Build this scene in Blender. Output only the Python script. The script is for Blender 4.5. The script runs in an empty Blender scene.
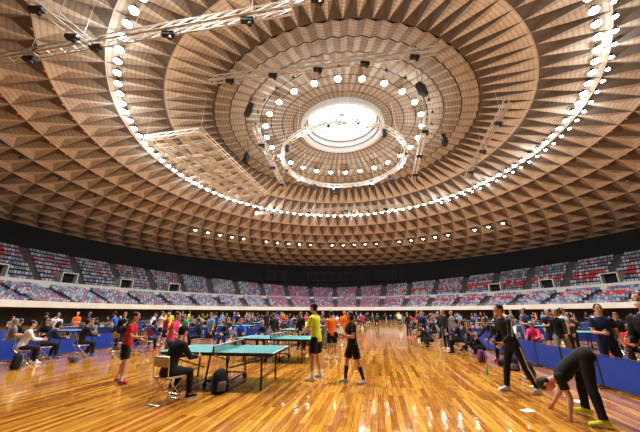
import bpy, math, random
import numpy as np
from mathutils import Vector, Matrix
from mathutils.bvhtree import BVHTree
random.seed(7)
R=random.Random(11)
CX,CY=3.6,39.0
V=Vector
# floor axes (hall runs slightly to the right of the view direction)
F=V((.19,.982,0)).normalized(); S=V((F.y,-F.x,0))
HALL=math.atan2(S.y,S.x)
def fl(s,f,z=0): 
    p=S*s+F*f; return V((p.x,p.y,z))
def tofl(x,y): return (x*S.x+y*S.y, x*F.x+y*F.y)

# ---------------- materials ----------------
MATS={}
def mat(name,col,rough=.6,metal=0,emit=None,es=1,bump=0,bscale=30,coat=0,var=0,slats=False):
    if name in MATS: return MATS[name]
    m=bpy.data.materials.new(name); m.use_nodes=True
    nt=m.node_tree; b=nt.nodes['Principled BSDF']
    b.inputs['Base Color'].default_value=(*col,1)
    b.inputs['Roughness'].default_value=rough; b.inputs['Metallic'].default_value=metal
    if coat: b.inputs['Coat Weight'].default_value=coat; b.inputs['Coat Roughness'].default_value=.08
    if emit: 
        b.inputs['Emission Color'].default_value=(*emit,1); b.inputs['Emission Strength'].default_value=es
    tc=nt.nodes.new('ShaderNodeTexCoord')
    if bump or var:
        n=nt.nodes.new('ShaderNodeTexNoise'); n.inputs['Scale'].default_value=bscale; n.inputs['Detail'].default_value=3
        nt.links.new(tc.outputs['Object'],n.inputs['Vector'])
        if bump:
            bp=nt.nodes.new('ShaderNodeBump'); bp.inputs['Strength'].default_value=bump; bp.inputs['Distance'].default_value=.02
            nt.links.new(n.outputs['Fac'],bp.inputs['Height']); nt.links.new(bp.outputs['Normal'],b.inputs['Normal'])
        if var:
            cr=nt.nodes.new('ShaderNodeValToRGB')
            cr.color_ramp.elements[0].position=.3; cr.color_ramp.elements[1].position=.7
            cr.color_ramp.elements[0].color=(*[c*(1-var) for c in col],1); cr.color_ramp.elements[1].color=(*[min(1,c*(1+var)) for c in col],1)
            nt.links.new(n.outputs['Fac'],cr.inputs['Fac']); nt.links.new(cr.outputs['Color'],b.inputs['Base Color'])
            if slats:  # perforated acoustic strips running around the dome
                mp=nt.nodes.new('ShaderNodeMapping'); mp.inputs['Location'].default_value=(-CX,-CY,0)
                nt.links.new(tc.outputs['Object'],mp.inputs['Vector'])
                wv=nt.nodes.new('ShaderNodeTexWave'); wv.wave_type='RINGS'; wv.rings_direction='Z'; wv.inputs['Scale'].default_value=.8
                nt.links.new(mp.outputs['Vector'],wv.inputs['Vector'])
                c2=nt.nodes.new('ShaderNodeValToRGB'); c2.color_ramp.elements[0].position=.1; c2.color_ramp.elements[1].position=.4
                c2.color_ramp.elements[0].color=(.78,.77,.75,1); c2.color_ramp.elements[1].color=(1,1,1,1)
                nt.links.new(wv.outputs['Fac'],c2.inputs['Fac'])
                mx=nt.nodes.new('ShaderNodeMix'); mx.data_type='RGBA'; mx.blend_type='MULTIPLY'; mx.inputs[0].default_value=1
                nt.links.new(cr.outputs['Color'],mx.inputs[6]); nt.links.new(c2.outputs['Color'],mx.inputs[7]); nt.links.new(mx.outputs[2],b.inputs['Base Color'])
    MATS[name]=m; return m
def cloth(name,col): return mat('cloth_'+name,col,.85,bump=.5,bscale=14,var=.12)

# ---------------- mesh builder ----------------
class MB:
    def __init__(s): s.v=[];s.f=[];s.m=[]
    def add(s,vs,fs,mi=0):
        o=len(s.v); s.v+= [tuple(x) for x in vs]
        for f in fs: s.f.append(tuple(i+o for i in f)); s.m.append(mi)
    def box(s,c,sz,mi=0,rot=None):
        hx,hy,hz=[k/2 for k in sz]; c=V(c)
        vs=[V((x,y,z)) for x in(-hx,hx) for y in(-hy,hy) for z in(-hz,hz)]
        if rot is not None: vs=[rot@v for v in vs]
        s.add([v+c for v in vs],[(0,1,3,2),(4,6,7,5),(0,4,5,1),(2,3,7,6),(0,2,6,4),(1,5,7,3)],mi)
    def loft(s,rings,mi=0,n=12):
        vs=[];fs=[]
        for c,a,b in rings:
            for k in range(n):
                t=2*math.pi*k/n; vs.append(V(c)+a*math.cos(t)+b*math.sin(t))
        for i in range(len(rings)-1):
            for k in range(n):
                k2=(k+1)%n; fs.append((i*n+k,i*n+k2,(i+1)*n+k2,(i+1)*n+k))
        fs.append(tuple(range(n-1,-1,-1))); e=(len(rings)-1)*n; fs.append(tuple(range(e,e+n)))
        s.add(vs,fs,mi)
    def tube(s,p0,p1,r0,r1=None,mi=0,n=8,cap=False):
        if r1 is None: r1=r0
        p0=V(p0);p1=V(p1);d=(p1-p0)
        if d.length<1e-6: return
        d.normalize(); a=d.orthogonal().normalized(); b=d.cross(a)
        rs=[]
        if cap:
            for q in (80,55,28): rs.append((p0-d*r0*math.sin(math.radians(q)),a*r0*math.cos(math.radians(q)),b*r0*math.cos(math.radians(q))))
        rs+=[(p0,a*r0,b*r0),(p1,a*r1,b*r1)]
        if cap:
            for q in (28,55,80): rs.append((p1+d*r1*math.sin(math.radians(q)),a*r1*math.cos(math.radians(q)),b*r1*math.cos(math.radians(q))))
        s.loft(rs,mi,n)
    def ell(s,c,r,mi=0,n=12,m=8,rot=None):
        c=V(c); ax=[V((r[0],0,0)),V((0,r[1],0)),V((0,0,r[2]))]
        if rot is not None: ax=[rot@x for x in ax]
        rs=[]
        for i in range(m+1):
            t=-math.pi/2+math.pi*(i+.08 if i==0 else (i-.08 if i==m else i))/m
            rs.append((c+ax[2]*math.sin(t),ax[0]*math.cos(t),ax[1]*math.cos(t)))
        s.loft(rs,mi,n)
    def mesh(s,name,mats,smooth=False):
        me=bpy.data.meshes.new(name); me.from_pydata(s.v,[],s.f)
        for m in mats: me.materials.append(m)
        me.polygons.foreach_set('material_index',s.m)
        if smooth: me.polygons.foreach_set('use_smooth',[True]*len(s.f))
        me.update(); return me
    def obj(s,name,mats,smooth=False,loc=(0,0,0),rz=0,parent=None):
        return place(s.mesh(name,mats,smooth),name,loc,rz,parent)
def place(me,name,loc=(0,0,0),rz=0,parent=None,sc=1):
    o=bpy.data.objects.new(name,me); o.location=loc; o.rotation_euler=(0,0,rz); o.scale=(sc,)*3
    bpy.context.scene.collection.objects.link(o)
    if parent: o.parent=parent
    return o

# ---------------- ceiling ----------------
ZP=[(0,30.9),(7,30.3),(13,29.4),(19.5,28.2),(25,26.9),(30,25.5),(37,23.3),(43,21.3),(49.5,19.3),(58.5,17)]
def zc(r):
    for (a,za),(b,zb) in zip(ZP,ZP[1:]):
        if r<=b: return za+(zb-za)*(r-a)/(b-a)
    return 17
def pol(r,t,z): return V((CX+r*math.cos(t),CY+r*math.sin(t),z))
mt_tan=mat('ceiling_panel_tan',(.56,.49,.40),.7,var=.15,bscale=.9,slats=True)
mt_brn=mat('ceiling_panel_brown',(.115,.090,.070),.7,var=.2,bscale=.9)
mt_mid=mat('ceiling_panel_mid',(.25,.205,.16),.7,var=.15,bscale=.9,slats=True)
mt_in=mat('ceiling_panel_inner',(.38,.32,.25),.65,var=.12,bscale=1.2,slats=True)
mt_seam=mat('ceiling_seam',(.05,.04,.03),.8)
white_m=mat('white_painted_steel',(.75,.74,.70),.5)
mb=MB(); N=84
rr=[19.5,25.2,30.4,35,39.2,43,46.7,50.3,53.6,56.4,58.6]
for k in range(len(rr)-1):
    r0,r1=rr[k],rr[k+1]; st=2*math.pi/N
    o0=(k%2)*.5
    for i in range(N):
        z0=zc(r0);z1=zc(r1)
        a=pol(r0,(i+o0)*st,z0); b=pol(r0,(i+1+o0)*st,z0)
        t=pol(r1,(i+.5+o0)*st,z1); t2=pol(r1,(i+1.5+o0)*st,z1)
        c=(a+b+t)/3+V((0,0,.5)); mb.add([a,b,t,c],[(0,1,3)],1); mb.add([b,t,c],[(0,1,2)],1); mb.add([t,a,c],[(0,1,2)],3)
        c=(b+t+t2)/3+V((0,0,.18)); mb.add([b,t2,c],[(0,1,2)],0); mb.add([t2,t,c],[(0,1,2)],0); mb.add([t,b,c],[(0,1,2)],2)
# inner zone: pleated panels with seams
M=144
ri=[6.3,8,9.7,11.4,13,15.2,17.4,19.5]
for k in range(len(ri)-1):
    for i in range(M):
        s0=2*math.pi/M
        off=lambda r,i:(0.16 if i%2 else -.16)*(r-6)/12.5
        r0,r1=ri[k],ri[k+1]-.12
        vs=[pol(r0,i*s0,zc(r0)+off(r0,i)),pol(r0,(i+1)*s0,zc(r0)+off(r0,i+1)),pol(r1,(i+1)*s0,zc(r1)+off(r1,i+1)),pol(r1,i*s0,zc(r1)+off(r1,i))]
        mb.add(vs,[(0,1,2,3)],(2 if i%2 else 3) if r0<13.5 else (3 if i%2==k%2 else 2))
        r2=ri[k+1]
        vs=[pol(r1,i*s0,zc(r1)+.25),pol(r1,(i+1)*s0,zc(r1)+.25),pol(r2,(i+1)*s0,zc(r2)+.25),pol(r2,i*s0,zc(r2)+.25)]
        mb.add(vs,[(0,1,2,3)],4)
# closing shell above
for i in range(60):
    s0=2*math.pi/60
    P=[(7.4,34.5),(7.6,31.5),(19.5,30.5),(37,25.5),(59,18.5),(59,17)]
    for (a,za),(b,zb) in zip(P,P[1:]):
        mb.add([pol(a,i*s0,za),pol(a,(i+1)*s0,za),pol(b,(i+1)*s0,zb),pol(b,i*s0,zb)],[(0,1,2,3)],4)
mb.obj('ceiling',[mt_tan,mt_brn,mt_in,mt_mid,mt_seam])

# skylight drum: stepped collar, glass roof with glazing bars
glow=mat('skylight_glass',(.9,.95,1),.3,emit=(.92,.97,1),es=2.6)
mb=MB(); n=72
for i in range(n):
    s0=2*math.pi/n
    for (a,za),(b,zb),mi in [((6.7,29.5),(6.2,29.5),0),((6.2,29.5),(6.1,30.3),0),((6.1,30.3),(5.9,30.3),2),((5.9,30.3),(5.8,31.3),0),((5.8,31.3),(5.6,31.3),2),((5.6,31.3),(5.4,32.6),0),((6.7,29.5),(6.7,31.6),0),((5.4,32.6),(.01,33.3),1)]:
        mb.add([pol(a,i*s0,za),pol(a,(i+1)*s0,za),pol(b,(i+1)*s0,zb),pol(b,i*s0,zb)],[(0,1,2,3)],mi)
for r in (2.2,):
    for i in range(36): mb.tube(pol(r,i*math.pi/18,32.5),pol(r,(i+1)*math.pi/18,32.5),.07,mi=2,n=5)
for i in range(12): mb.tube(pol(.1,i*math.pi/6,32.6),pol(5.4,i*math.pi/6,32.2),.05,mi=2,n=5)
for i in range(-3,4):
    y=i*1.2; L_=math.sqrt(5.4**2-y*y); mb.tube((CX-L_,CY+y,31.9),(CX+L_,CY+y,31.9),.04,mi=2,n=5)
mb.obj('skylight_window',[mat('skylight_collar_white',(.58,.58,.57),.6),glow,mat('grey_steel',(.10,.10,.11),.5)])

# ---------------- lamps ----------------
blk=mat('black_housing',(.02,.02,.022),.5)
lampm=mat('lamp_glow',(1,1,1),.4,emit=(.90,.97,1),es=26)
lampo=mat('lamp_off',(.25,.2,.17),.3)
redm=mat('indicator_red',(.35,.05,.03),.4,emit=(1,.15,.08),es=.35)
def lamp_ring(name,r,count,drop,rad,cond=lambda t,i:True,hood=True):
    mb=MB()
    for i in range(count):
        t=2*math.pi*i/count; p=pol(r,t,zc(r)-drop)
        on=cond(t,i)
        if on is None: continue
        mb.tube(p+V((0,0,drop+.1)),p+V((0,0,.2)),.03,mi=0,n=5)
        mb.tube(p+V((0,0,.35)),p,rad*.6,rad*1.05,mi=0,n=12)
        mb.ell(p+V((0,0,-.04)),(rad,rad,rad*.6),1 if on else 2,12,6)
    mb.obj(name,[blk,lampm,lampo],True)
lamp_ring('ceiling_lamp_ring',29.3,108,.6,.36)
lamp_ring('ceiling_lamp_ring',30.4,108,.5,.2,lambda t,i: True if (t<.7 or t>5.0) else None)
lamp_ring('ceiling_lamp_ring',43,84,.7,.3,lambda t,i: (True if i%3!=1 or i%2 else False) if .45<t<2.5 else (None if i%2 else False))
lamp_ring('ceiling_lamp_ring',12.1,26,1.2,.4,lambda t,i:True)
lamp_ring('ceiling_lamp_ring',13.6,30,.8,.2,lambda t,i:False)
mb=MB()
for r,c,o_ in((35,84,0),(39.2,84,.5),(46.7,84,.5),(50.3,84,0),(53.6,84,.5)):
    for i in range(c):
        t=2*math.pi*(i+o_)/c; p=pol(r,t,zc(r)-.12); mb.ell(p,(.13,.13,.08),0,8,4)
mb.obj('ceiling_indicator_lights',[redm],True)

# hanging ring
mb=MB(); zr=23.9
for i in range(48):
    t0=2*math.pi*i/48;t1=2*math.pi*(i+1)/48
    for r,z in((9.2,zr),(9.6,zr),(9.2,zr+.5),(9.6,zr+.5)): mb.tube(pol(r,t0,z),pol(r,t1,z),.08,n=5)
    mb.tube(pol(9.2,t0,zr),pol(9.6,t0,zr),.04,n=4); mb.tube(pol(9.4,t0,zr),pol(9.4,t1,zr+.5),.04,n=4); mb.tube(pol(9.6,t0,zr),pol(9.6,t1,zr+.5),.04,n=4)
for i in range(8):
    t=2*math.pi*i/8; mb.tube(pol(9.4,t,zr+.5),pol(9,t,29.9),.025,n=4)
for i in range(16):
    t=2*math.pi*(i+.3)/16; p=pol(9.4,t,zr-.3)
    mb.tube(p+V((0,0,.3)),p,.16,.22,mi=1,n=8)
    if i%2!=1: mb.ell(p,(.17,.17,.1),2,8,4)
    elif i%4==1: mb.box(p-V((0,0,.3)),(.5,.5,.9),1)
mb.obj('hanging_lighting_ring',[mat('ring_steel',(.72,.71,.67),.5),blk,lampm])

# trusses
steel=mat('truss_steel',(.50,.475,.43),.5,metal=.1)
def truss(mb,a,b,w=.5,h=.5,seg=1.2,r=.06):
    a=V(a);b=V(b);d=(b-a);L=d.length;d.normalize();s=V((0,0,1)).cross(d).normalized()*w/2;u=V((0,0,h))
    for o in(s,-s,s+u,-s+u): mb.tube(a+o,b+o,r,n=5)
    n=max(2,int(L/seg))
    for i in range(n):
        p=a+d*L*i/n;q=a+d*L*(i+1)/n
        mb.tube(p+s,q-s,r*.6,n=4); mb.tube(p+s,q+s+u,r*.6,n=4); mb.tube(p-s,q-s+u,r*.6,n=4); mb.tube(p+s,p-s,r*.6,n=4)
def hangers(mb,a,b,h,n=3):
    a=V(a);b=V(b)
    for i in range(n):
        p=a.lerp(b,(i+.3)/(n-.4)) ; rr_=math.hypot(p.x-CX,p.y-CY)
        mb.tube(p+V((0,0,h)),V((p.x,p.y,zc(rr_)+.1)),.02,n=4)
TR=[((-12.1,24.7,25.6),(11.65,20.9,25.6),5),((-26.7,18.2,21.4),(-2.1,14.1,21.6),4),((-19.4,12.6,21.2),(-18,16.6,21.2),2),
    ((-15.1,62,23.2),(18.3,57,23.2),4),((26.1,46,24.2),(21.4,26.4,24.2),3),((17.7,48.9,25.2),(13.6,29.6,25.2),3),
    ((-9,33.3,25.6),(-7.2,53.6,25.4),3),((-2,13.6,21.8),(9,12,22),3)]
for a,b,nf in TR:
    mb=MB(); truss(mb,a,b,r=.07,w=.6); hangers(mb,a,b,.5)
    a_,b_=V(a),V(b)
    for i in range(nf):
        p=a_.lerp(b_,(i+.5)/nf)
        mb.box(p+V((0,0,-.25)),(.9,.35,.3),1); mb.tube(p+V((.2,0,-.3)),p+V((.2,0,-.7)),.12,.16,mi=1,n=8)
    mb.obj('lighting_truss',[steel,blk])
mb=MB()
A,B,C_,D=V((-22.4,31.3,22.6)),V((-14.8,29.8,22.6)),V((-10.3,49.1,22.6)),V((-16.7,51.7,22.6))
for p,q in((A,B),(B,C_),(C_,D),(D,A)): truss(mb,p,q,.6,.5,r=.08)
for i in range(1,8): truss(mb,A.lerp(D,i/8),B.lerp(C_,i/8),.4,.3,r=.065)
for t in(.33,.66): truss(mb,A.lerp(B,t),D.lerp(C_,t),.45,.3,r=.07)
for p in(A,B,C_,D): hangers(mb,p,p+V((.1,0,0)),.5,1)
mb.obj('lighting_grid_platform',[mat('grid_cream',(.66,.62,.54),.5)])
for x,y,z in((-9.1,30.3,27),(11.9,26.8,27),(18,35.6,26),(-12,41,26.2),(3,50,24.6)):
    mb=MB()
    for j in range(3):
        mb.box((0,-.1*j,-.55*j),(1.1,.6,.5),0,Matrix.Rotation(.15*j,3,'X')); mb.box((0,-.1*j-.31,-.55*j),(1.0,.02,.42),1,Matrix.Rotation(.15*j,3,'X'))
    hz=zc(math.hypot(x-CX,y-CY))-z
    mb.tube((.4,0,.2),(.4,0,hz),.03,n=5); mb.tube((-.4,0,.2),(-.4,0,hz),.03,n=5)
    mb.obj('line_array_speaker',[blk,mat('speaker_grille',(.05,.05,.05),.7)],loc=(x,y,z),rz=math.atan2(y-CY,x-CX)+math.pi/2)

# ---------------- stands ----------------
cream=mat('parapet_cream',(.55,.53,.48),.6,var=.06,bscale=.5)
conc=mat('stand_concrete',(.075,.07,.075),.85,var=.15,bscale=.6)
dark=mat('dark_wall',(.008,.008,.010),.8,var=.3,bscale=.3)
podium=mat('podium_dark',(.03,.027,.027),.8,var=.3,bscale=.3)
def sf(t): return abs(math.cos(t))**1.3
def profile(t):
    s=sf(t); pts=[(45,0,1),(45,2.35,1),(42,2.35,0),(42,3.2,0),(42.2,3.2,0),(42.2,2.7,2),(43,2.7,2)]
    z=2.7;r=43
    rows=[]
    for i in range(10):
        rows.append((r,z)); r+=.8; pts.append((r,z,2)); z+=.3; pts.append((r,z,2))
    z+=.3+.5*s; pts.append((r-.01,z+.3,0)); pts.append((r+.15,z+.3,0)); pts.append((r+.15,z,2)); r=52; pts.append((r,z,2))
    up=.40+.40*s; rows2=[]
    for i in range(8):
        rows2.append((r,z)); r+=.78; pts.append((r,z,2)); z+=up; pts.append((r,z,2))
    pts.append((58.6,z,2)); pts.append((58.6,18.3,3))
    return pts,rows,rows2
mb=MB(); NS=144
prof=[profile(2*math.pi*i/NS)[0] for i in range(NS)]
for i in range(NS):
    j=(i+1)%NS; t0=2*math.pi*i/NS;t1=2*math.pi*(i+1)/NS
    for k in range(len(prof[i])-1):
        a,b=prof[i][k],prof[i][k+1]; c,d=prof[j][k],prof[j][k+1]
        mb.add([pol(a[0],t0,a[1]),pol(c[0],t1,c[1]),pol(d[0],t1,d[1]),pol(b[0],t0,b[1])],[(0,1,2,3)],b[2])
mb.obj('grandstand_wall',[cream,podium,conc,dark])
# seats
cols=[mat('seat_pink',(.38,.14,.20),.5),mat('seat_blue',(.09,.12,.26),.5),mat('seat_grey',(.38,.40,.45),.5),mat('seat_red',(.48,.03,.04),.5),mat('seat_mauve',(.20,.11,.20),.5),mat('seat_slate',(.20,.23,.30),.5)]
bx=MB(); bx.box((0,0,.42),(.44,.42,.06)); bx.box((0,.22,.66),(.44,.06,.44)); bx.box((0,.12,.2),(.08,.1,.4))
tv=np.array(bx.v); tf=np.array(bx.f)
def tier(name,which):
    vs=[];fs=[];ms=[];off=0
    nr=10 if which==1 else 8
    for row in range(nr):
        r0=(43+.8*row) if which==1 else (52+.78*row)
        n=int(2*math.pi*r0/.56)
        for i in range(n):
            t=2*math.pi*i/n
            y=CY+r0*math.sin(t)
            if y<2: continue
            blk_=t*45/(2*math.pi)
            if (blk_%1)*2*math.pi*r0/45<1.5: continue
            _,q,w=PC[min(359,int(t*180/math.pi))]
            zz=(q if which==1 else w)[row][1]
            r=r0+.42
            ang=t-math.pi/2
            c,s=math.cos(ang),math.sin(ang)
            x=tv[:,0]*c-tv[:,1]*s+CX+r*math.cos(t); yy=tv[:,0]*s+tv[:,1]*c+CY+r*math.sin(t)
            vs.append(np.stack([x,yy,tv[:,2]+zz],1)); fs.append(tf+off); off+=len(tv)
            side=math.cos(t)
            u=R.random()
            if side>.35:
                band=(row+(which==2)*10)%7
                m=(3 if u<.6 else 2) if band in(5,6) else ((2 if u<.6 else 5) if band in(0,3) else (1 if u<.3 else (5 if u<.6 else (2 if u<.87 else 3))))
            elif side<-.35: m=5 if u<.38 else (2 if u<.74 else (1 if u<.84 else (0 if u<.97 else 3)))
            else: m=0 if u<.38 else (4 if u<.75 else (5 if u<.9 else 2))
            ms+= [m]*len(tf)
    me=bpy.data.meshes.new(name); V_=np.concatenate(vs); F_=np.concatenate(fs)
    me.from_pydata(V_.tolist(),[],F_.tolist())
    for c in cols: me.materials.append(c)
    me.polygons.foreach_set('material_index',ms); me.update()
    place(me,name)
PC=[profile(math.radians(d)) for d in range(360)]
tier('stadium_seating',1); tier('stadium_seating',2)
# rails and vomitory portals
mb=MB()
for i in range(180):
    t0=2*math.pi*i/180;t1=2*math.pi*(i+1)/180
    for z in(3.4,3.6): mb.tube(pol(42.1,t0,z),pol(42.1,t1,z),.025,n=4)
    mb.tube(pol(42.1,t0,3.15),pol(42.1,t0,3.6),.02,n=4)
mb.obj('balcony_railing',[mat('rail_grey',(.3,.3,.3),.4)])
for deg in(200,188,176,164,152,140,40,28,16,4,-8):
    t=math.radians(deg); mb=MB()
    rot=Matrix.Rotation(t-math.pi/2,3,'Z'); zb=profile(t)[2][0][1]
    def L(x,y,zz): return pol(52.3,t,zb)+rot@V((x,y,zz))
    for sx in(-1,1): mb.box(L(sx*1.3,1.2,1.0),(.2,3.6,2.2),0,rot)
    mb.box(L(0,1.2,2.15),(2.8,3.6,.18),0,rot); mb.box(L(0,1.6,.9),(2.4,2.6,2),1,rot)
    mb.obj('vomitory_portal',[cream,dark])
for deg,w in((90,16),(108,7),(72,7)):
    t=math.radians(deg); rot=Matrix.Rotation(t-math.pi/2,3,'Z'); mb=MB()
    c=pol(57.9,t,13.2); mb.box(c,(w,.5,3.2),0,rot)
    for k in range(int(w/2.6)):
        mb.box(c+rot@V((-w/2+1.6+k*2.6,-.27,0)),(2.2,.05,2.4),1,rot)
    for sx in (-1,1): mb.box(c+rot@V((sx*(w/2-.4),-.1,-2.6)),(.15,.3,2.6),0,rot)
    mb.obj('scoreboard',[mat('scoreboard_frame',(.018,.018,.022),.8),mat('scoreboard_panel',(.006,.007,.010),.8)])

# ---------------- floor ----------------
def floor_mat():
    m=bpy.data.materials.new('sprung_wood_floor'); m.use_nodes=True; nt=m.node_tree;b=nt.nodes['Principled BSDF']
    tc=nt.nodes.new('ShaderNodeTexCoord'); mp=nt.nodes.new('ShaderNodeMapping'); mp.inputs['Rotation'].default_value=(0,0,-math.atan2(F.y,F.x))
    nt.links.new(tc.outputs['Object'],mp.inputs['Vector'])
    br=nt.nodes.new('ShaderNodeTexBrick'); nt.links.new(mp.outputs['Vector'],br.inputs['Vector'])
    br.inputs['Scale'].default_value=1; br.inputs['Brick Width'].default_value=1.9; br.inputs['Row Height'].default_value=.10
    br.inputs['Mortar Size'].default_value=.003; br.inputs['Bias'].default_value=0; br.offset=.37; br.offset_frequency=2
    br.inputs['Color1'].default_value=(.44,.155,.018,1); br.inputs['Color2'].default_value=(.93,.50,.09,1); br.inputs['Mortar'].default_value=(.14,.05,.01,1)
    no=nt.nodes.new('ShaderNodeTexNoise'); no.inputs['Scale'].default_value=.35; no.inputs['Detail'].default_value=4
    nt.links.new(tc.outputs['Object'],no.inputs['Vector'])
    mp2=nt.nodes.new('ShaderNodeMapping'); mp2.inputs['Scale'].default_value=(.8,9,1); nt.links.new(mp.outputs['Vector'],mp2.inputs['Vector'])
    gr=nt.nodes.new('ShaderNodeTexNoise'); gr.inputs['Scale'].default_value=3; gr.inputs['Detail'].default_value=5; nt.links.new(mp2.outputs['Vector'],gr.inputs['Vector'])
    cr=nt.nodes.new('ShaderNodeValToRGB'); cr.color_ramp.elements[0].position=.3;cr.color_ramp.elements[0].color=(.60,.48,.36,1);cr.color_ramp.elements[1].position=.65;cr.color_ramp.elements[1].color=(1,1,1,1)
    nt.links.new(gr.outputs['Fac'],cr.inputs['Fac'])
    mx=nt.nodes.new('ShaderNodeMix'); mx.data_type='RGBA'; mx.blend_type='MULTIPLY'; mx.inputs[0].default_value=1
    nt.links.new(br.outputs['Color'],mx.inputs[6]); nt.links.new(cr.outputs['Color'],mx.inputs[7])
    nt.links.new(mx.outputs[2],b.inputs['Base Color'])
    rg=nt.nodes.new('ShaderNodeMapRange'); rg.inputs['To Min'].default_value=.05; rg.inputs['To Max'].default_value=.16
    nt.links.new(no.outputs['Fac'],rg.inputs['Value']); nt.links.new(rg.outputs['Result'],b.inputs['Roughness'])
    b.inputs['IOR'].default_value=1.6; b.inputs['Coat Weight'].default_value=.5; b.inputs['Coat Roughness'].default_value=.06
    n3=nt.nodes.new('ShaderNodeTexNoise'); n3.inputs['Scale'].default_value=2.2; nt.links.new(tc.outputs['Object'],n3.inputs['Vector'])
    bp=nt.nodes.new('ShaderNodeBump'); bp.inputs['Strength'].default_value=.3; bp.inputs['Distance'].default_value=.018
    nt.links.new(n3.outputs['Fac'],bp.inputs['Height']); nt.links.new(bp.outputs['Normal'],b.inputs['Normal']); nt.links.new(bp.outputs['Normal'],b.inputs['Coat Normal'])
    return m
mb=MB(); mb.add([pol(59,2*math.pi*i/96,0) for i in range(96)],[tuple(range(96))])
mb.obj('floor',[floor_mat()])

# ---------------- table tennis table ----------------
teal=mat('table_teal',(.02,.26,.25),.35,var=.05,bscale=2); whitel=mat('line_white',(.8,.8,.8),.5)
bluet=mat('table_blue',(.03,.14,.38),.35)
netm=mat('net_mesh_dark',(.03,.05,.05),.9); tyre=mat('rubber',(.02,.02,.02),.7)
def table_mesh(top):
    mb=MB(); L,W=2.74,1.525
    for sx in(-1,1):
        cx=sx*L/4
        mb.box((cx,0,.7475),(L/2-.01,W,.025),0)
        mb.box((sx*(L/2-.012),0,.7605),(.02,W-.004,.002),1)
        for sy in(-1,1): mb.box((cx,sy*(W/2-.012),.7608),(L/2-.012,.02,.002),1)
        mb.box((cx,0,.7602),(L/2-.012,.003,.002),1)
        for sy in(-1,1): mb.box((cx,sy*(W/2-.05),.71),(L/2-.06,.03,.055),2)
        mb.box((sx*(L/2-.06),0,.71),(.03,W-.12,.055),2); mb.box((sx*.1,0,.71),(.03,W-.12,.055),2)
        for sy in(-1,1):
            mb.tube((sx*(L/2-.32),sy*(W/2-.16),.70),(sx*(L/2-.30),sy*(W/2-.16),.03),.022,mi=2,n=8)
            mb.tube((sx*(L/2-.30),sy*(W/2-.16),.03),(sx*(L/2-.30),sy*(W/2-.16),0),.03,mi=3,n=8)
            mb.tube((sx*.2,sy*(W/2-.2),.70),(sx*.26,sy*(W/2-.2),.11),.022,mi=2,n=8)
            mb.tube((sx*.26,sy*(W/2-.215),.055),(sx*.26,sy*(W/2-.185),.055),.055,mi=3,n=12)
            mb.tube((sx*.3,sy*(W/2-.18),.42),(sx*(L/2-.32),sy*(W/2-.16),.6),.014,mi=2,n=6)
        mb.tube((sx*(L/2-.31),-W/2+.16,.22),(sx*(L/2-.31),W/2-.16,.22),.016,mi=2,n=6)
        mb.tube((sx*.26,-W/2+.2,.13),(sx*.26,W/2-.2,.13),.02,mi=2,n=6)
    for sy in(-1,1):
        mb.tube((.26,sy*(W/2-.2),.13),(-.26,sy*(W/2-.2),.13),.018,mi=2,n=6)
        mb.box((0,sy*(W/2+.10),.80),(.03,.03,.19),2); mb.box((0,sy*(W/2+.04),.735),(.07,.16,.02),2)
    for k in range(62):
        y=-.89+k*1.78/61; mb.box((0,y,.835),(.003,.004,.14),4)
    for k in range(8): mb.box((0,0,.77+k*.018),(.003,1.8,.004),4)
    mb.box((0,0,.908),(.008,1.83,.015),1)
    me=mb.mesh('table_tennis_table',[top,whitel,blk,tyre,netm]); return me
tm1=table_mesh(teal); tm2=table_mesh(bluet)
tables=[]
def add_table(s,f,me,rot=0):
    p=fl(s,f); tables.append((s,f)); place(me,'table_tennis_table',p,HALL+rot)
add_table(-3.75,7.3,tm1,math.radians(4)); add_table(-3.7,11.0,tm1); add_table(-3.9,16.5,tm1); add_table(-4.2,23,tm1)
for s in(-16.6,-24,-10.5): 
    for f in(13.4,21,28,36,45):
        if s==-10.5 and f<20: continue
        add_table(s,f,tm2 if s<-12 else tm1,R.uniform(-.05,.05))
for s in(10.5,17.5,25): 
    for f in(17,24.5,32,40,48): add_table(s,f,tm2 if s>12 else tm1,R.uniform(-.05,.05))

# ---------------- barriers ----------------
bar_b=mat('barrier_blue_cloth',(.012,.055,.38),.6,var=.15,bscale=1.5)
mb=MB()
mb.box((0,0,.37),(1.36,.012,.62),0)
for z in(.04,.70): mb.tube((-.69,0,z),(.69,0,z),.014,mi=1,n=6)
for sx in(-1,1):
    mb.tube((sx*.69,0,.01),(sx*.69,0,.71),.014,mi=1,n=6); mb.tube((sx*.6,-.17,.012),(sx*.6,.17,.012),.012,mi=1,n=6); mb.tube((sx*.6,0,.012),(sx*.6,0,.06),.012,mi=1,n=6)
barm=mb.mesh('court_barrier',[bar_b,blk])
def barrier_row(s0,f0,s1,f1,gapp=.06):
    d=math.hypot(s1-s0,f1-f0); n=int(d/1.42); 
    a=math.atan2(f1-f0,s1-s0)
    for i in range(n):
        if R.random()<gapp: continue
        t=(i+.5)*1.42/d; p=fl(s0+(s1-s0)*t,f0+(f1-f0)*t); place(barm,'court_barrier',p,HALL+a+R.uniform(-.02,.02))
barrier_row(4.95,5.6,4.9,40); 
barrier_row(-12.7,6.0,-12.7,44); barrier_row(-20.8,10,-20.8,40)
barrier_row(-12.6,18,-6.2,18); barrier_row(-20.6,17.5,-12.9,17.5); barrier_row(-20.6,24.5,-12.9,24.5)
barrier_row(14,14,14,44); barrier_row(21.5,18,21.5,40); barrier_row(5.4,20.8,13.8,20.8); barrier_row(14.2,28,21.3,28)
barrier_row(-6.6,26,-6.6,44)

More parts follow.
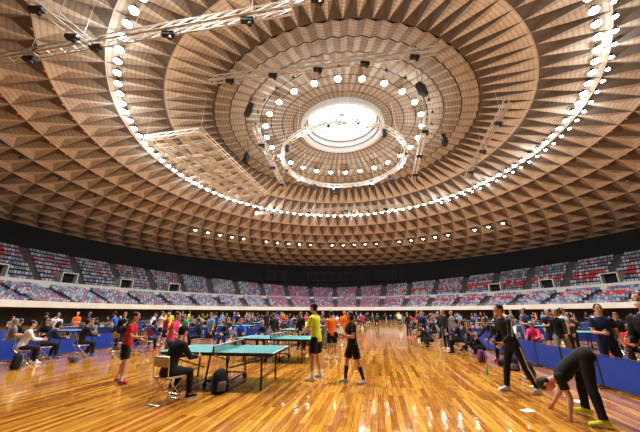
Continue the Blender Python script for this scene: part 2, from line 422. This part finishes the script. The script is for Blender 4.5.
# ---------------- chairs ----------------
chrome=mat('chair_chrome',(.6,.6,.6),.25,metal=.9); seatp=mat('chair_vinyl_beige',(.42,.36,.28),.6)
def chair_mesh():
    mb=MB()
    for sx in(-1,1):
        x=sx*.21
        mb.tube((x,-.24,.81),(x,-.20,.46),.011,n=8); mb.tube((x,-.20,.46),(x,.22,.012),.011,n=8)
        mb.tube((x*.92,.19,.43),(x*.92,-.26,.012),.011,n=8)
        mb.tube((x*.92,-.19,.43),(x*.92,.19,.43),.010,n=8)
    for a in(((-.21,-.24,.81),(.21,-.24,.81)),((-.21,.22,.012),(.21,.22,.012)),((-.19,-.26,.012),(.19,-.26,.012)),((-.19,.08,.14),(.19,.08,.14))):
        mb.tube(a[0],a[1],.011,n=8)
    mb.box((0,0,.436),(.40,.38,.028),1); mb.box((0,-.232,.72),(.40,.022,.17),1,Matrix.Rotation(.1,3,'X'))
    mb.v=[(x,y+.05,z) for x,y,z in mb.v]
    return mb.mesh('folding_chair',[chrome,seatp])
chm=chair_mesh()

# ---------------- bags ----------------
def bag_mesh(kind):
    mb=MB()
    if kind==0:
        prof=[(0.0,.13,.09),(.02,.16,.11),(.2,.165,.12),(.36,.15,.10),(.44,.11,.07),(.47,.05,.03)]
        mb.loft([(V((0,0,z+.004)),V((a,0,0)),V((0,b,0))) for z,a,b in prof],0,16)
        mb.loft([(V((0,-.10,z)),V((a,0,0)),V((0,b,0))) for z,a,b in((.05,.09,.03),(.07,.11,.05),(.2,.11,.05),(.24,.08,.03))],1,12)
        for sx in(-1,1):
            pts=[V((sx*.07,.08,.42)),V((sx*.09,.15,.34)),V((sx*.1,.16,.2)),V((sx*.11,.11,.06))]
            for p,q in zip(pts,pts[1:]): mb.tube(p,q,.014,mi=1,n=6)
        pts=[V((-.03,.04,.45)),V((-.02,.05,.50)),V((.02,.05,.50)),V((.03,.04,.45))]
        for p,q in zip(pts,pts[1:]): mb.tube(p,q,.008,mi=1,n=6)
    else:
        mb.loft([(V((x,0,.13)),V((0,b,0)),V((0,0,b*.9))) for x,b in((-.28,.08),(-.26,.12),(-.1,.135),(.1,.135),(.26,.12),(.28,.08))],0,16)
        for sy in(-1,1):
            pts=[V((-.14,sy*.1,.21)),V((-.1,sy*.05,.30)),V((.1,sy*.05,.30)),V((.14,sy*.1,.21))]
            for p,q in zip(pts,pts[1:]): mb.tube(p,q,.011,mi=1,n=6)
        mb.box((0,0,.252),(.4,.015,.008),1)
    return mb
bcols=[cloth('bagblack',(.02,.02,.025)),cloth('bagblue',(.03,.06,.25)),cloth('bagred',(.4,.03,.04)),cloth('baggrey',(.15,.15,.17)),cloth('baggreen',(.10,.2,.08)),cloth('bagpurple',(.2,.06,.25))]
bags=[[bag_mesh(k).mesh('b',[c,bcols[0] if c!=bcols[0] else bcols[3]],True) for c in bcols] for k in(0,1)]
occ=[]
def free(s,f,d):
    return all((s-a)**2+(f-b)**2>(d+e)**2 for a,b,e in occ)
def add_bag(s,f,k=None,c=None):
    if not free(s,f,.3): return
    occ.append((s,f,.3)); k=R.choice((0,0,1)) if k is None else k
    me=bags[k][R.choice((0,0,0,0,1,2,3,5)) if c is None else c]
    place(me,'backpack' if k==0 else 'duffel_bag',fl(s,f),R.uniform(0,6.28),sc=R.uniform(.8,1.0))

# ---------------- people ----------------
def rad(a): return math.radians(a)
def ortho(d,r):
    a=d.orthogonal().normalized(); return a*r,d.cross(a).normalized()*r
def person_mesh(name,pose,fit,voxel=.02,fine=False):
    g=lambda k,d: pose.get(k,d)
    prims={0:MB(),1:MB(),2:MB(),3:MB(),4:MB(),7:MB()}
    post=MB()
    fem=fit.get('fem',False); n=14
    lean=rad(g('lean',3)); up=V((0,math.sin(lean),math.cos(lean))); fw=V((0,math.cos(lean),-math.sin(lean))); X=V((1,0,0))
    tw=rad(g('twist',0)); 
    pel=V((0,0,0)); w=.93 if fem else 1.0
    bend=g('curve',0)
    def sp(s_): 
        c=pel+up*s_+fw*(bend*max(0,s_)**2); return c
    tor=[(-.10,.165,.118),(-.04,.172,.125),(.04,.168,.122),(.14,.152,.112),(.24,.150,.112),(.34,.168,.122),(.42,.182,.118),(.475,.172,.10),(.51,.12,.08),(.535,.075,.065)]
    rs=[]
    for s_,a,b in tor:
        ang=tw*max(0,s_)/.5; ax=(X*math.cos(ang)+fw*math.sin(ang)); bx_=(fw*math.cos(ang)-X*math.sin(ang))
        rs.append((sp(s_)+fw*(.01 if s_>.3 else 0),ax*a*w,bx_*b))
    prims[1].loft(rs,0,20)
    prims[2].loft([(sp(-.15),X*.10,fw*.08),(sp(-.11),X*.155,fw*.11),(sp(0),X*.165,fw*.12),(sp(.05),X*.15,fw*.11)],0,20)
    axT=X*math.cos(tw)+fw*math.sin(tw)
    hp=rad(g('head_pitch',0))+lean*g('head_follow',.3); hy=rad(g('head_yaw',0))
    nb=sp(.50); hr=Matrix.Rotation(-hp,3,'X')@Matrix.Rotation(hy,3,'Z')
    hu=Matrix.Rotation(-hp,3,'X')@V((0,0,1)); 
    nu=(up+hu).normalized()
    nt_=nb+nu*.10; prims[0].tube(nb,nt_+hu*.02,.056,.052,n=n,cap=True)
    hc=nt_+hu*.115+(hr@V((0,.022,0)))
    HR=[(-.115,.022,.028,.038),(-.10,.042,.048,.03),(-.06,.058,.074,.014),(-.02,.069,.087,.005),(.02,.074,.093,0),(.06,.072,.091,-.004),(.09,.058,.074,-.006),(.108,.034,.044,-.006)]
    prims[0].loft([(hc+hr@V((0,o,z)),hr@V((a,0,0)),hr@V((0,b,0))) for z,a,b,o in HR],0,18)
    prims[0].loft([(hc+hr@V((0,.10+e,z)),hr@V((q,0,0)),hr@V((0,.012,0))) for z,q,e in((-.035,.017,.008),(-.02,.013,.004),(.01,.008,-.008))],0,8)
    for sx in(-1,1): prims[0].ell(hc+hr@V((sx*.078,-.005,-.01)),(.012,.02,.032),0,10,6,hr)
    hair=fit.get('hair','short')
    if hair!='bald':
        prims[4].ell(hc+hr@V((0,-.02,.034)),(.084,.102,.096),0,18,10,hr)
        prims[4].ell(hc+hr@V((0,-.045,-.02)),(.072,.066,.07),0,14,8,hr)
    if hair=='bob':
        for sx in(-1,1): prims[4].ell(hc+hr@V((sx*.062,-.02,-.04)),(.026,.06,.09),0,12,8,hr)
        prims[4].ell(hc+hr@V((0,-.06,-.06)),(.07,.045,.08),0,12,8,hr)
    if hair=='pony':
        a=hc+hr@V((0,-.11,.03)); prims[4].tube(a,a+hr@V((0,-.05,-.06)),.03,.032,n=10,cap=True); prims[4].tube(a+hr@V((0,-.05,-.06)),a+hr@V((0,-.04,-.2)),.03,.012,n=10,cap=True)
    if hair=='cap':
        prims[4].loft([(hc+hr@V((0,-.005,.045)),hr@V((.087,0,0)),hr@V((0,.108,0))),(hc+hr@V((0,-.008,.08)),hr@V((.08,0,0)),hr@V((0,.098,0))),(hc+hr@V((0,-.01,.12)),hr@V((.045,0,0)),hr@V((0,.06,0)))],0,18)
        prims[4].loft([(hc+hr@V((0,.10,.048)),hr@V((.07,0,0)),hr@V((0,0,.008))),(hc+hr@V((0,.17,.035)),hr@V((.055,0,0)),hr@V((0,0,.007)))],0,12)
    for sx in(-1,1):
        post.ell(hc+hr@V((sx*.030,.083,.0)),(.012,.010,.006),5,8,5,hr)
        post.ell(hc+hr@V((sx*.031,.087,.021)),(.017,.007,.004),4,8,4,hr)
    if fit.get('mask'):
        post.loft([(hc+hr@V((0,.012,-.105)),hr@V((.04,0,0)),hr@V((0,.072,0))),(hc+hr@V((0,.012,-.06)),hr@V((.066,0,0)),hr@V((0,.098,0))),(hc+hr@V((0,.012,-.022)),hr@V((.066,0,0)),hr@V((0,.106,0)))],7,16)
    else:
        post.ell(hc+hr@V((0,.088,-.062)),(.024,.009,.006),6,10,5,hr)
    lowz=1e9; ank=[]
    for sx,key in((1,'R'),(-1,'L')):
        fx,ab,kn=g('leg'+key,(4,5,6)); fx,ab,kn=rad(fx),rad(ab),rad(kn)
        hip=pel+X*sx*.088-up*.03
        d1=V((sx*math.sin(ab),math.sin(fx)*math.cos(ab),-math.cos(fx)*math.cos(ab))).normalized()
        knee=hip+d1*.42
        a2=fx-kn; ab2=ab*.8
        d2=V((sx*math.sin(ab2),math.sin(a2)*math.cos(ab2),-math.cos(a2)*math.cos(ab2))).normalized()
        an=knee+d2*.40
        fp=rad(g('foot'+key,0)); 
        fd=V((sx*.18,math.cos(fp),-math.sin(fp))).normalized(); fu=V((0,math.sin(fp),math.cos(fp))); fs_=fd.cross(fu)
        long=fit.get('legs','long')=='long'
        prims[0].tube(hip,knee,.078,.052,n=n,cap=True)
        a=d2.orthogonal().normalized(); b=d2.cross(a)
        prims[0].loft([(knee+d2*q,a*r_,b*r_) for q,r_ in((-.03,.045),(0,.052),(.08,.056),(.14,.057),(.26,.042),(.36,.034),(.41,.035))],0,n)
        if long:
            prims[2].loft([(hip.lerp(knee,q),*ortho(d1,r_)) for q,r_ in((-.1,.085),(0,.098),(.35,.092),(.8,.072),(1.0,.068),(1.05,.066))],0,n)
            prims[2].ell(knee,(.068,.068,.068),0,12,8)
            prims[2].loft([(knee+d2*q,*ortho(d2,r_)) for q,r_ in((-.02,.064),(.12,.068),(.3,.056),(.385,.058))],0,n)
            if fit.get('stripe'):
                o=X*sx
                for p,q in((hip+o*.094+d1*.03,knee+o*.066),(knee+o*.066,knee+d2*.37+o*.055)):
                    prims[7].tube(p,q,.012,.012,n=8,cap=True)
        else:
            prims[2].loft([(hip.lerp(knee,q),*ortho(d1,r_)) for q,r_ in((-.1,.088),(0,.102),(.4,.104),(.78,.106))],0,n)
            prims[7 if fit.get('sock','w')=='w' else 4].loft([(knee+d2*q,*ortho(d2,r_)) for q,r_ in(((.30,.044),(.36,.041),(.41,.042)) if fit.get('sock','w')=='w' else ((.10,.062),(.2,.058),(.32,.044),(.41,.042)))],0,n)
        sh=[(-.075,.026,.030,-.052),(-.06,.036,.045,-.040),(0,.040,.048,-.036),(.06,.044,.040,-.044),(.12,.047,.032,-.052),(.165,.040,.026,-.058),(.185,.024,.016,-.066)]
        prims[3].loft([(an+fd*q+fu*o,fs_*a_,fu*b_) for q,a_,b_,o in sh],0,14)
        so=[(-.08,.030),(-.05,.042),(.05,.046),(.13,.050),(.18,.036)]
        prims[7].loft([(an+fd*q-fu*.078,fs_*a_,fu*.012) for q,a_ in so],0,10)
        for q in(-.07,.18): lowz=min(lowz,(an+fd*q-fu*.09).z)
        ank.append(an)
    hands=[]
    for sx,key in((1,'R'),(-1,'L')):
        fx,ab,el,inn=g('arm'+key,(5,8,15,0)); fx,ab,el,inn=rad(fx),rad(ab),rad(el),rad(inn)
        sh_=sp(.455)+axT*sx*.175*w
        d1=V((sx*math.sin(ab),math.sin(fx)*math.cos(ab),-math.cos(fx)*math.cos(ab))).normalized()
        elb=sh_+d1*.285
        a2=fx+el
        d2=V((sx*math.sin(ab)*.6-sx*math.sin(inn),math.sin(a2)*math.cos(inn),-math.cos(a2))).normalized()
        wr=elb+d2*.245
        prims[0].tube(sh_,elb,.048,.040,n=n,cap=True)
        prims[0].loft([(elb+d2*q,*ortho(d2,r_)) for q,r_ in((-.02,.036),(.05,.041),(.15,.033),(.25,.025))],0,n)
        if fit.get('sleeve','short')=='short':
            prims[1].ell(sh_,(.066,.066,.066),0,14,8); prims[1].tube(sh_,sh_+d1*.17,.064,.067,n=n)
        else:
            prims[1].ell(sh_,(.067,.067,.067),0,14,8); prims[1].tube(sh_,elb,.063,.054,n=n,cap=True); prims[1].tube(elb,elb+d2*.225,.053,.040,n=n)
            if fit.get('stripe'): prims[7].tube(sh_+X*sx*.062,elb+X*sx*.05,.01,.01,n=8,cap=True)
        nrm=(-X*sx); nrm=(nrm-d2*nrm.dot(d2)).normalized(); wd=d2.cross(nrm).normalized()
        prims[0].loft([(wr+d2*q,wd*a_,nrm*b_) for q,a_,b_ in((-.01,.026,.021),(.03,.036,.018),(.07,.042,.016),(.095,.040,.013))],0,12)
        curl=rad(g('curl'+key,28))
        fwdw=wd if wd.dot(V((0,1,.3)))>0 else -wd
        for j,(o,ln,r_) in enumerate(((.030,.072,.0088),(.010,.080,.009),(-.011,.074,.0086),(-.030,.058,.0078))):
            p=wr+d2*.085+fwdw*o; dr=d2.copy(); pr=r_
            for sgm,fr in enumerate((.45,.31,.24)):
                ang=curl*(sgm+.5)*(1+.08*j); dr=(d2*math.cos(ang)+nrm*math.sin(ang)).normalized()
                q=p+dr*ln*fr; post.tube(p,q,pr,pr*.9,mi=0,n=6,cap=fine); p=q; pr*=.9
        p=wr+d2*.03+fwdw*.032
        for sgm,fr in enumerate((.034,.028,.022)):
            dr=(d2*(.6+.2*sgm)+fwdw*(.75-.28*sgm)+nrm*(.25+.2*sgm)).normalized(); q=p+dr*fr; post.tube(p,q,.0105-.001*sgm,.0098-.001*sgm,mi=0,n=6,cap=fine); p=q
        hands.append((wr+d2*.085+nrm*.02,d2.copy(),fwdw.copy(),nrm.copy()))
    allm=MB(); bv={}
    for t,b_ in prims.items():
        if b_.v: allm.add(b_.v,b_.f,0); bv[t]=BVHTree.FromPolygons([tuple(v) for v in b_.v],b_.f)
    me=bpy.data.meshes.new('tmp'); me.from_pydata(allm.v,[],allm.f); me.update()
    o=bpy.data.objects.new('tmp',me); bpy.context.scene.collection.objects.link(o)
    md=o.modifiers.new('r','REMESH'); md.mode='VOXEL'; md.voxel_size=voxel; md.adaptivity=0
    md=o.modifiers.new('s','SMOOTH'); md.iterations=2; md.factor=.5
    dg=bpy.context.evaluated_depsgraph_get(); ev=o.evaluated_get(dg); m2=bpy.data.meshes.new_from_object(ev)
    bpy.data.objects.remove(o)
    out=MB(); out.v=[tuple(v.co) for v in m2.vertices]; out.f=[tuple(p.vertices) for p in m2.polygons]
    for p in m2.polygons:
        c=p.center; best=(1e9,0)
        for t,b_ in bv.items():
            r_=b_.find_nearest(c)
            dd=r_[3] if r_[3] is not None else 9
            if t==0: dd+=.001
            if t==7: dd-=.004
            if dd<best[0]: best=(dd,t)
        out.m.append(best[1])
    out.add(post.v,post.f,0); out.m[len(out.m)-len(post.m):]=post.m
    out.v=[(x,y,z-lowz) for x,y,z in out.v]
    hands=[(h[0]-V((0,0,lowz)),h[1],h[2],h[3]) for h in hands]
    mesh=out.mesh(name,[None]*8,True)
    return mesh,hands,-lowz

skins=[mat('skin_light',(.60,.34,.24),.55,var=.05,bscale=8),mat('skin_tan',(.46,.25,.16),.55,var=.05,bscale=8)]
hairs=[mat('hair_black',(.012,.010,.009),.5,bump=.4,bscale=80),mat('hair_brown',(.05,.028,.015),.5,bump=.4,bscale=80),mat('hair_grey',(.22,.21,.2),.6,bump=.4,bscale=80)]
eye=mat('eye_dark',(.01,.008,.008),.2); lip=mat('lip',(.35,.12,.10),.5); wht=cloth('white',(.72,.72,.72))
TOP={k:cloth(k,c) for k,c in dict(black=(.010,.010,.012),navy=(.015,.028,.09),red=(.5,.02,.03),pink=(.7,.05,.2),yellow=(.66,.78,.04),orange=(.85,.22,.02),blue=(.03,.12,.5),green=(.05,.35,.12),greyc=(.18,.18,.2),sky=(.15,.38,.7),purple=(.2,.05,.3)).items()}
TOP['white']=wht
def setmats(o,top,bot,skin=0,hair=0,shoe='white',trim=None):
    ms=[skins[skin],TOP[top],TOP[bot],TOP[shoe],hairs[hair] if not isinstance(hair,str) else TOP[hair],eye,lip,trim or wht]
    for i,m in enumerate(ms): o.material_slots[i].link='OBJECT'; o.material_slots[i].material=m
rubber_r=mat('racket_rubber_red',(.5,.02,.02),.6); rwood=mat('racket_wood',(.5,.32,.15),.5)
def racket(parent,hand):
    p,d,w,nn=hand; mb=MB()
    ax=(w*.7+d*.7).normalized(); nz=nn; sd=ax.cross(nz).normalized()
    mb.loft([(p-ax*.05,sd*.013,nz*.011),(p+ax*.05,sd*.013,nz*.010)],1,10)
    c=p+ax*.13
    for off,mi in((-.004,0),(.004,2)):
        mb.loft([(c+nz*(off-.003),sd*.075,ax*.082),(c+nz*(off+.003),sd*.075,ax*.082)],mi,24)
    mb.obj('table_tennis_racket',[rubber_r,rwood,blk],parent=parent)
def hero(name,x,y,yaw,pose,fit,top,bot,h=1.72,skin=0,hair=0,shoe='white',rk=False,chair=False,voxel=.0125,z=0):
    me,hands,pz=person_mesh(name,pose,fit,voxel,True)
    o=place(me,name,(x,y,z),rad(yaw),sc=h/1.72); setmats(o,top,bot,skin,hair,shoe)
    if rk: racket(o,hands[0])
    s,f=tofl(x,y); occ.append((s,f,.35))
    if chair:
        place(chm,'folding_chair',(x,y,0),rad(yaw))
    return o
SH=dict(legs='shorts',sleeve='short'); 
hero('player_yellow_shirt',-.1,8.25,62,dict(lean=6,legR=(8,10,14),legL=(2,12,8),armR=(20,12,65,20),armL=(15,12,55,25),curlR=55),dict(SH,hair='short'),'yellow','black',1.84,0,0,rk=True)
hero('player_black_shirt',.82,7.85,115,dict(lean=3,legR=(14,7,8),legL=(-10,7,6),armR=(10,10,75,25),armL=(15,10,85,25),curlR=55),dict(SH,fem=True,hair='bob',sock='b'),'black','black',1.62,0,0,shoe='white',rk=True)
hero('player_red_shirt',-4.85,7.8,-75,dict(lean=6,legR=(12,8,12),legL=(-4,8,8),armR=(20,10,70,15),armL=(15,8,50,15),curlR=55),dict(SH,hair='short'),'red','black',1.60,0,0,shoe='red',rk=True)
hero('player_pink_shirt',-4.5,9.3,-85,dict(lean=8,legR=(10,8,18),legL=(6,8,16),armR=(15,10,60,15),armL=(10,8,40,10)),dict(SH,hair='short'),'pink','greyc',1.62)
SIT=dict(lean=10,legR=(84,8,84),legL=(86,8,88),armR=(35,8,50,15),armL=(35,8,50,15))
hero('seated_umpire',-2.95,6.2,-25,dict(SIT,lean=16,head_pitch=14),dict(hair='cap',sleeve='long'),'black','black',1.72,0,'black',shoe='black',chair=True)
hero('standing_man_tracksuit',4.3,6.95,98,dict(lean=14,legR=(16,6,6),legL=(-12,6,10),armR=(-5,8,70,20),armL=(15,10,40,10),footL=0),dict(hair='short',sleeve='long',stripe=True),'black','black',1.80,0,0,shoe='white')
hero('bending_man',4.35,5.2,48,dict(lean=122,curve=.35,legR=(20,12,16),legL=(2,14,8),armR=(14,10,20,0),armL=(-16,10,28,0),head_follow=.95),dict(hair='short',sleeve='short'),'black','black',1.82,0,0,shoe='yellow')
hero('standing_man_polo',7.05,7.6,150,dict(lean=4,armR=(10,8,80,30),armL=(5,8,15,0)),dict(hair='short',sleeve='short'),'navy','navy',1.78,0,0)
hero('standing_woman_mask',5.02,4.6,105,dict(lean=4,armR=(10,8,80,20),armL=(10,8,70,20)),dict(hair='short',sleeve='long',mask=True),'black','black',1.87,0,1)
hero('standing_man_dark',7.9,7.0,120,dict(lean=3,armR=(10,8,90,30)),dict(hair='short',sleeve='long'),'black','navy',1.72,1,0)
hero('player_orange_shirt',.45,11.6,20,dict(lean=4,legR=(6,8,8),legL=(0,8,6),armR=(12,10,60,15)),dict(SH,hair='short'),'orange','black',1.66)
hero('player_orange_shirt',1.3,16.0,170,dict(lean=3),dict(SH,hair='short'),'orange','white',1.72)
hero('seated_man_white_jacket',-9.9,10.3,-40,dict(SIT),dict(hair='short',sleeve='long'),'white','black',1.7,0,0,chair=True)
# crowd archetypes
SQ=dict(lean=35,legR=(105,14,140),legL=(95,14,140),armR=(40,5,30,10),armL=(40,5,35,10),footR=0,footL=0,head_pitch=10)
arch=[]
for pose,fit in((dict(),dict(hair='short',sleeve='long')),(dict(armR=(15,10,80,25),lean=5),dict(SH,hair='short')),
   (dict(armR=(5,8,95,35),armL=(5,8,90,35)),dict(fem=True,hair='bob',sleeve='short')),(dict(lean=22,legR=(28,14,34),legL=(18,14,34),armR=(30,18,60,10),armL=(30,15,60,10)),dict(SH,hair='short')),
   (dict(lean=6,legR=(22,5,6),legL=(-16,5,14),armR=(-18,8,15,0),armL=(20,8,20,0)),dict(fem=True,hair='pony',sleeve='long',stripe=True)),
   (dict(armR=(70,10,50,10),lean=-2),dict(SH,fem=True,hair='pony')),(dict(lean=55,legR=(14,8,14),legL=(6,8,10),armR=(35,8,20,0),armL=(25,8,30,0)),dict(hair='short',sleeve='long')),
   ):
    arch.append(person_mesh('spectator',pose,fit,.022)[0])
sitm=[person_mesh('seated_spectator',p,f,.022)[0] for p,f in((SIT,dict(hair='short',sleeve='long')),(dict(SIT,lean=28,head_pitch=15),dict(fem=True,hair='bob',sleeve='long')),(dict(SIT,lean=-4,armR=(20,8,75,20)),dict(SH,hair='short')))]
sqm=person_mesh('crouching_person',SQ,dict(hair='short',sleeve='long'),.022)[0]
tops=['black']*10+['navy']*6+['greyc','greyc','greyc','white','white','red','blue','pink','yellow','green','sky','orange']
def crowd(x,y,yaw=None,kind=None,top=None,bot=None,a=None):
    s,f=tofl(x,y)
    if kind is None: kind='stand' if R.random()<.58 else ('sit' if R.random()<.8 else 'sq')
    if kind=='stand': me=arch[R.randrange(len(arch)) if a is None else a]; nm='standing_person'
    elif kind=='sit': me=R.choice(sitm) if a is None else sitm[a]; nm='seated_person'
    else: me=sqm; nm='crouching_person'
    yaw=R.uniform(0,360) if yaw is None else yaw
    sc=R.uniform(.9,1.04) if kind=='stand' else 1
    o=place(me,nm,(x,y,0),rad(yaw),sc=sc)
    setmats(o,top or R.choice(tops),bot or R.choice(['black','black','navy','greyc']),R.choice((0,0,1)),R.choice((0,0,0,1,2)),R.choice(['white','black','red','blue']))
    if kind=='sit': place(chm,'folding_chair',(x,y,0),rad(yaw))
    occ.append((s,f,.38))
for a in [(-8.8,13.6,200,'stand','black','black',0),(-9.3,12.0,-30,'sit','black','black',0),(-10.2,11.4,-30,'sit','navy','black',1),(-8.4,12.9,-20,'sit','black','navy',0),(-7.7,13.6,-20,'sit','navy','black',1),
    (-12.4,12.4,-40,'sit','greyc','black',2),(-13.2,13.2,-20,'sit','black','black',0),(-12.7,14.6,30,'stand','white','black',1),(-12.0,13.4,200,'sit','black','navy',0),(-11.9,15.6,180,'stand','navy','black',2),(-10.9,14.6,200,'sit','greyc','black',0),(-11.2,16.8,100,'stand','blue','black',3),
    (-7.4,14.6,-60,'stand','red','black',1),(-3.6,13.9,190,'sit','blue','black',0),(-2.6,14.3,170,'sit','navy','black',1),(-5.0,14,150,'stand','sky','black',1),(-6.2,13.4,120,'sit','white','black',2),(-.9,14.5,150,'stand','black','black',0),(-5.9,15.0,120,'sit','black','black',0),(-4.5,14.9,160,'sit','navy','navy',1),
    (6.0,14.6,100,'stand','black','black',0),(5.75,17,160,'stand','navy','black',4),(6.35,12.2,80,'sq','black','black',None),(6.3,10.8,100,'stand','black','black',6),(8.3,13.2,120,'sit','white','navy',0),(8.7,14.8,90,'stand','blue','black',1),
    (8.3,10.6,130,'stand','black','greyc',4),(9.3,11.6,200,'stand','white','navy',2),(8.5,12.1,130,'sit','pink','navy',1),(9.9,9.9,150,'sit','red','black',1),(10.6,10.8,140,'stand','black','black',0),
    (7.1,16.2,100,'stand','greyc','black',0),(6.9,18.4,100,'sit','black','black',0),(6.6,20,120,'stand','sky','black',2),(6.4,22,120,'stand','black','navy',0),(9.3,13.6,90,'stand','navy','black',2),(9.6,8.6,140,'stand','sky','navy',5),
    (5.9,12.9,60,'sit','navy','black',0),(6.7,13.6,80,'sit','black','black',1),(5.6,15.6,60,'sq','black','black',None),(6.2,18.9,60,'stand','black','black',1),(10.4,12.6,90,'stand','black','black',0),(11.4,11.4,90,'sit','navy','black',0),(11.8,12.8,90,'stand','greyc','black',2)]:
    crowd(*a)
def tabfree(s,f): return all(abs(s-a)>1.37+.5 or abs(f-b)>.76+.5 for a,b in tables)
barS=[-12.7,-20.8,14,21.5,-6.6]; barF=[18,17.5,24.5,20.8,28]
def ok(s,f):
    p=fl(s,f)
    if math.hypot(p.x-CX,p.y-CY)>40 : return False
    if any(abs(s-b)<.6 for b in barS) or any(abs(f-b)<.55 for b in barF) or (4.2<s<5.7 and f<42): return False
    return tabfree(s,f) and free(s,f,.42)
def zone(s0,s1,f0,f1,n,pw=1):
    c=0;tr=0
    while c<n and tr<n*40:
        tr+=1; s=R.uniform(s0,s1); f=f0+(f1-f0)*R.random()**pw
        if ok(s,f): p=fl(s,f); crowd(p.x,p.y); c+=1
zone(-12.3,-5.8,18.6,50,34); zone(-26,-12.9,15.5,52,62); zone(-5,-1.6,18,60,16); zone(-12.0,-6.5,13,17.5,6); zone(-6.5,-2,12.6,22,6)
zone(5.8,13.6,14,50,44); zone(14.2,27,14,55,50); zone(2.8,4.2,17,44,10); zone(3,5,44,66,5); zone(-6,14,56,76,16); zone(-1.5,2.5,34,60,3)
for i in range(26):
    s=R.choice((R.uniform(-12.1,-11.2),R.uniform(3.6,4.3),R.uniform(5.9,7.5))); f=R.uniform(10,30)
    if tabfree(s,f) and all(abs(f-b)>.5 for b in barF): add_bag(s,f)
for x,y,k,c in((5.75,9.4,0,0),(5.95,10.1,1,0),(5.6,10.9,0,5),(5.45,8.3,0,0),(-9.2,9.6,0,0),(-8.6,11.0,1,3),(-10.6,9.9,0,0),(-7.6,12.2,0,0),(-2.15,6.9,0,0),(-1.9,7.2,0,0)):
    s,f=tofl(x,y); 
    add_bag(s,f,k,c)
mb=MB()
for x,y,a in((3.6,5.75,.3),(4.95,6.3,1.4),(5.0,7.5,.2)):
    mb.box((x,y,.004),(.21,.15,.004),0,Matrix.Rotation(a,3,'Z'))
mb.obj('paper_sheets',[whitel])
def bottle(x,y,c):
    mb=MB(); X=V((1,0,0));Y=V((0,1,0))
    mb.loft([(V((0,0,z)),X*r,Y*r) for z,r in((0,.03),(.01,.034),(.14,.034),(.17,.026),(.195,.013),(.21,.013))],0,14)
    mb.loft([(V((0,0,z)),X*r,Y*r) for z,r in((.205,.016),(.225,.016))],1,12)
    mb.obj('water_bottle',[mat('bottle_'+c,dict(g=(.2,.5,.3),w=(.6,.65,.7))[c],.15),whitel],True,loc=(x,y,0))
bottle(-8.9,9.9,'w'); bottle(4.6,8.8,'g')

# ---------------- lights ----------------
def area(p,d,e,size,col=(1,.98,.95),spread=160):
    l=bpy.data.lights.new('arena_flood_and_skylight','AREA'); l.shape='DISK'; l.size=size; l.energy=e; l.color=col; l.spread=rad(spread)
    o=bpy.data.objects.new('arena_flood_and_skylight',l); o.location=p; o.rotation_euler=V(d).to_track_quat('-Z','Y').to_euler(); bpy.context.scene.collection.objects.link(o)
def point(p,e,r=.3,col=(.88,.95,1)):
    l=bpy.data.lights.new('arena_lamp_light','POINT'); l.energy=e; l.shadow_soft_size=r; l.color=col
    o=bpy.data.objects.new('arena_lamp_light',l); o.location=p; bpy.context.scene.collection.objects.link(o)
for i in range(20):
    t=2*math.pi*(i+.5)/20; area(pol(29.3,t,zc(29.3)-.9),(-.25*math.cos(t),-.25*math.sin(t),-1),1750,.7)
for i in range(13):
    t=2*math.pi*(i*2)/26; point(pol(12.1,t,zc(12.1)-1.8),230,.15)
for i in range(8):
    t=2*math.pi*(i*2+.3)/16; point(pol(9.4,t,zr-.7),300,.15)
for i in range(18):
    t=2*math.pi*(i*6)/108; point(pol(29.3,t,zc(29.3)-2.2),330,.15)
area((CX,CY,32),(0,0,-1),600,5,(.9,.96,1),120)  # skylight's daylight: area lamp added under the glass, no floodlight here
w=bpy.data.worlds.new('world'); bpy.context.scene.world=w; w.use_nodes=True; w.node_tree.nodes['Background'].inputs[0].default_value=(.5,.6,.8,1); w.node_tree.nodes['Background'].inputs[1].default_value=.2

cam=bpy.data.cameras.new('camera'); co=bpy.data.objects.new('camera',cam); bpy.context.scene.collection.objects.link(co)
co.location=(0,0,1.6); co.rotation_euler=(rad(90+18.9),0,0); cam.sensor_width=36; cam.lens=15.975; cam.clip_end=500
bpy.context.scene.camera=co
sc=bpy.context.scene; sc.view_settings.view_transform='Standard'; sc.view_settings.exposure=0
try: sc.view_settings.look='Medium High Contrast'
except Exception as e: print('look',e)
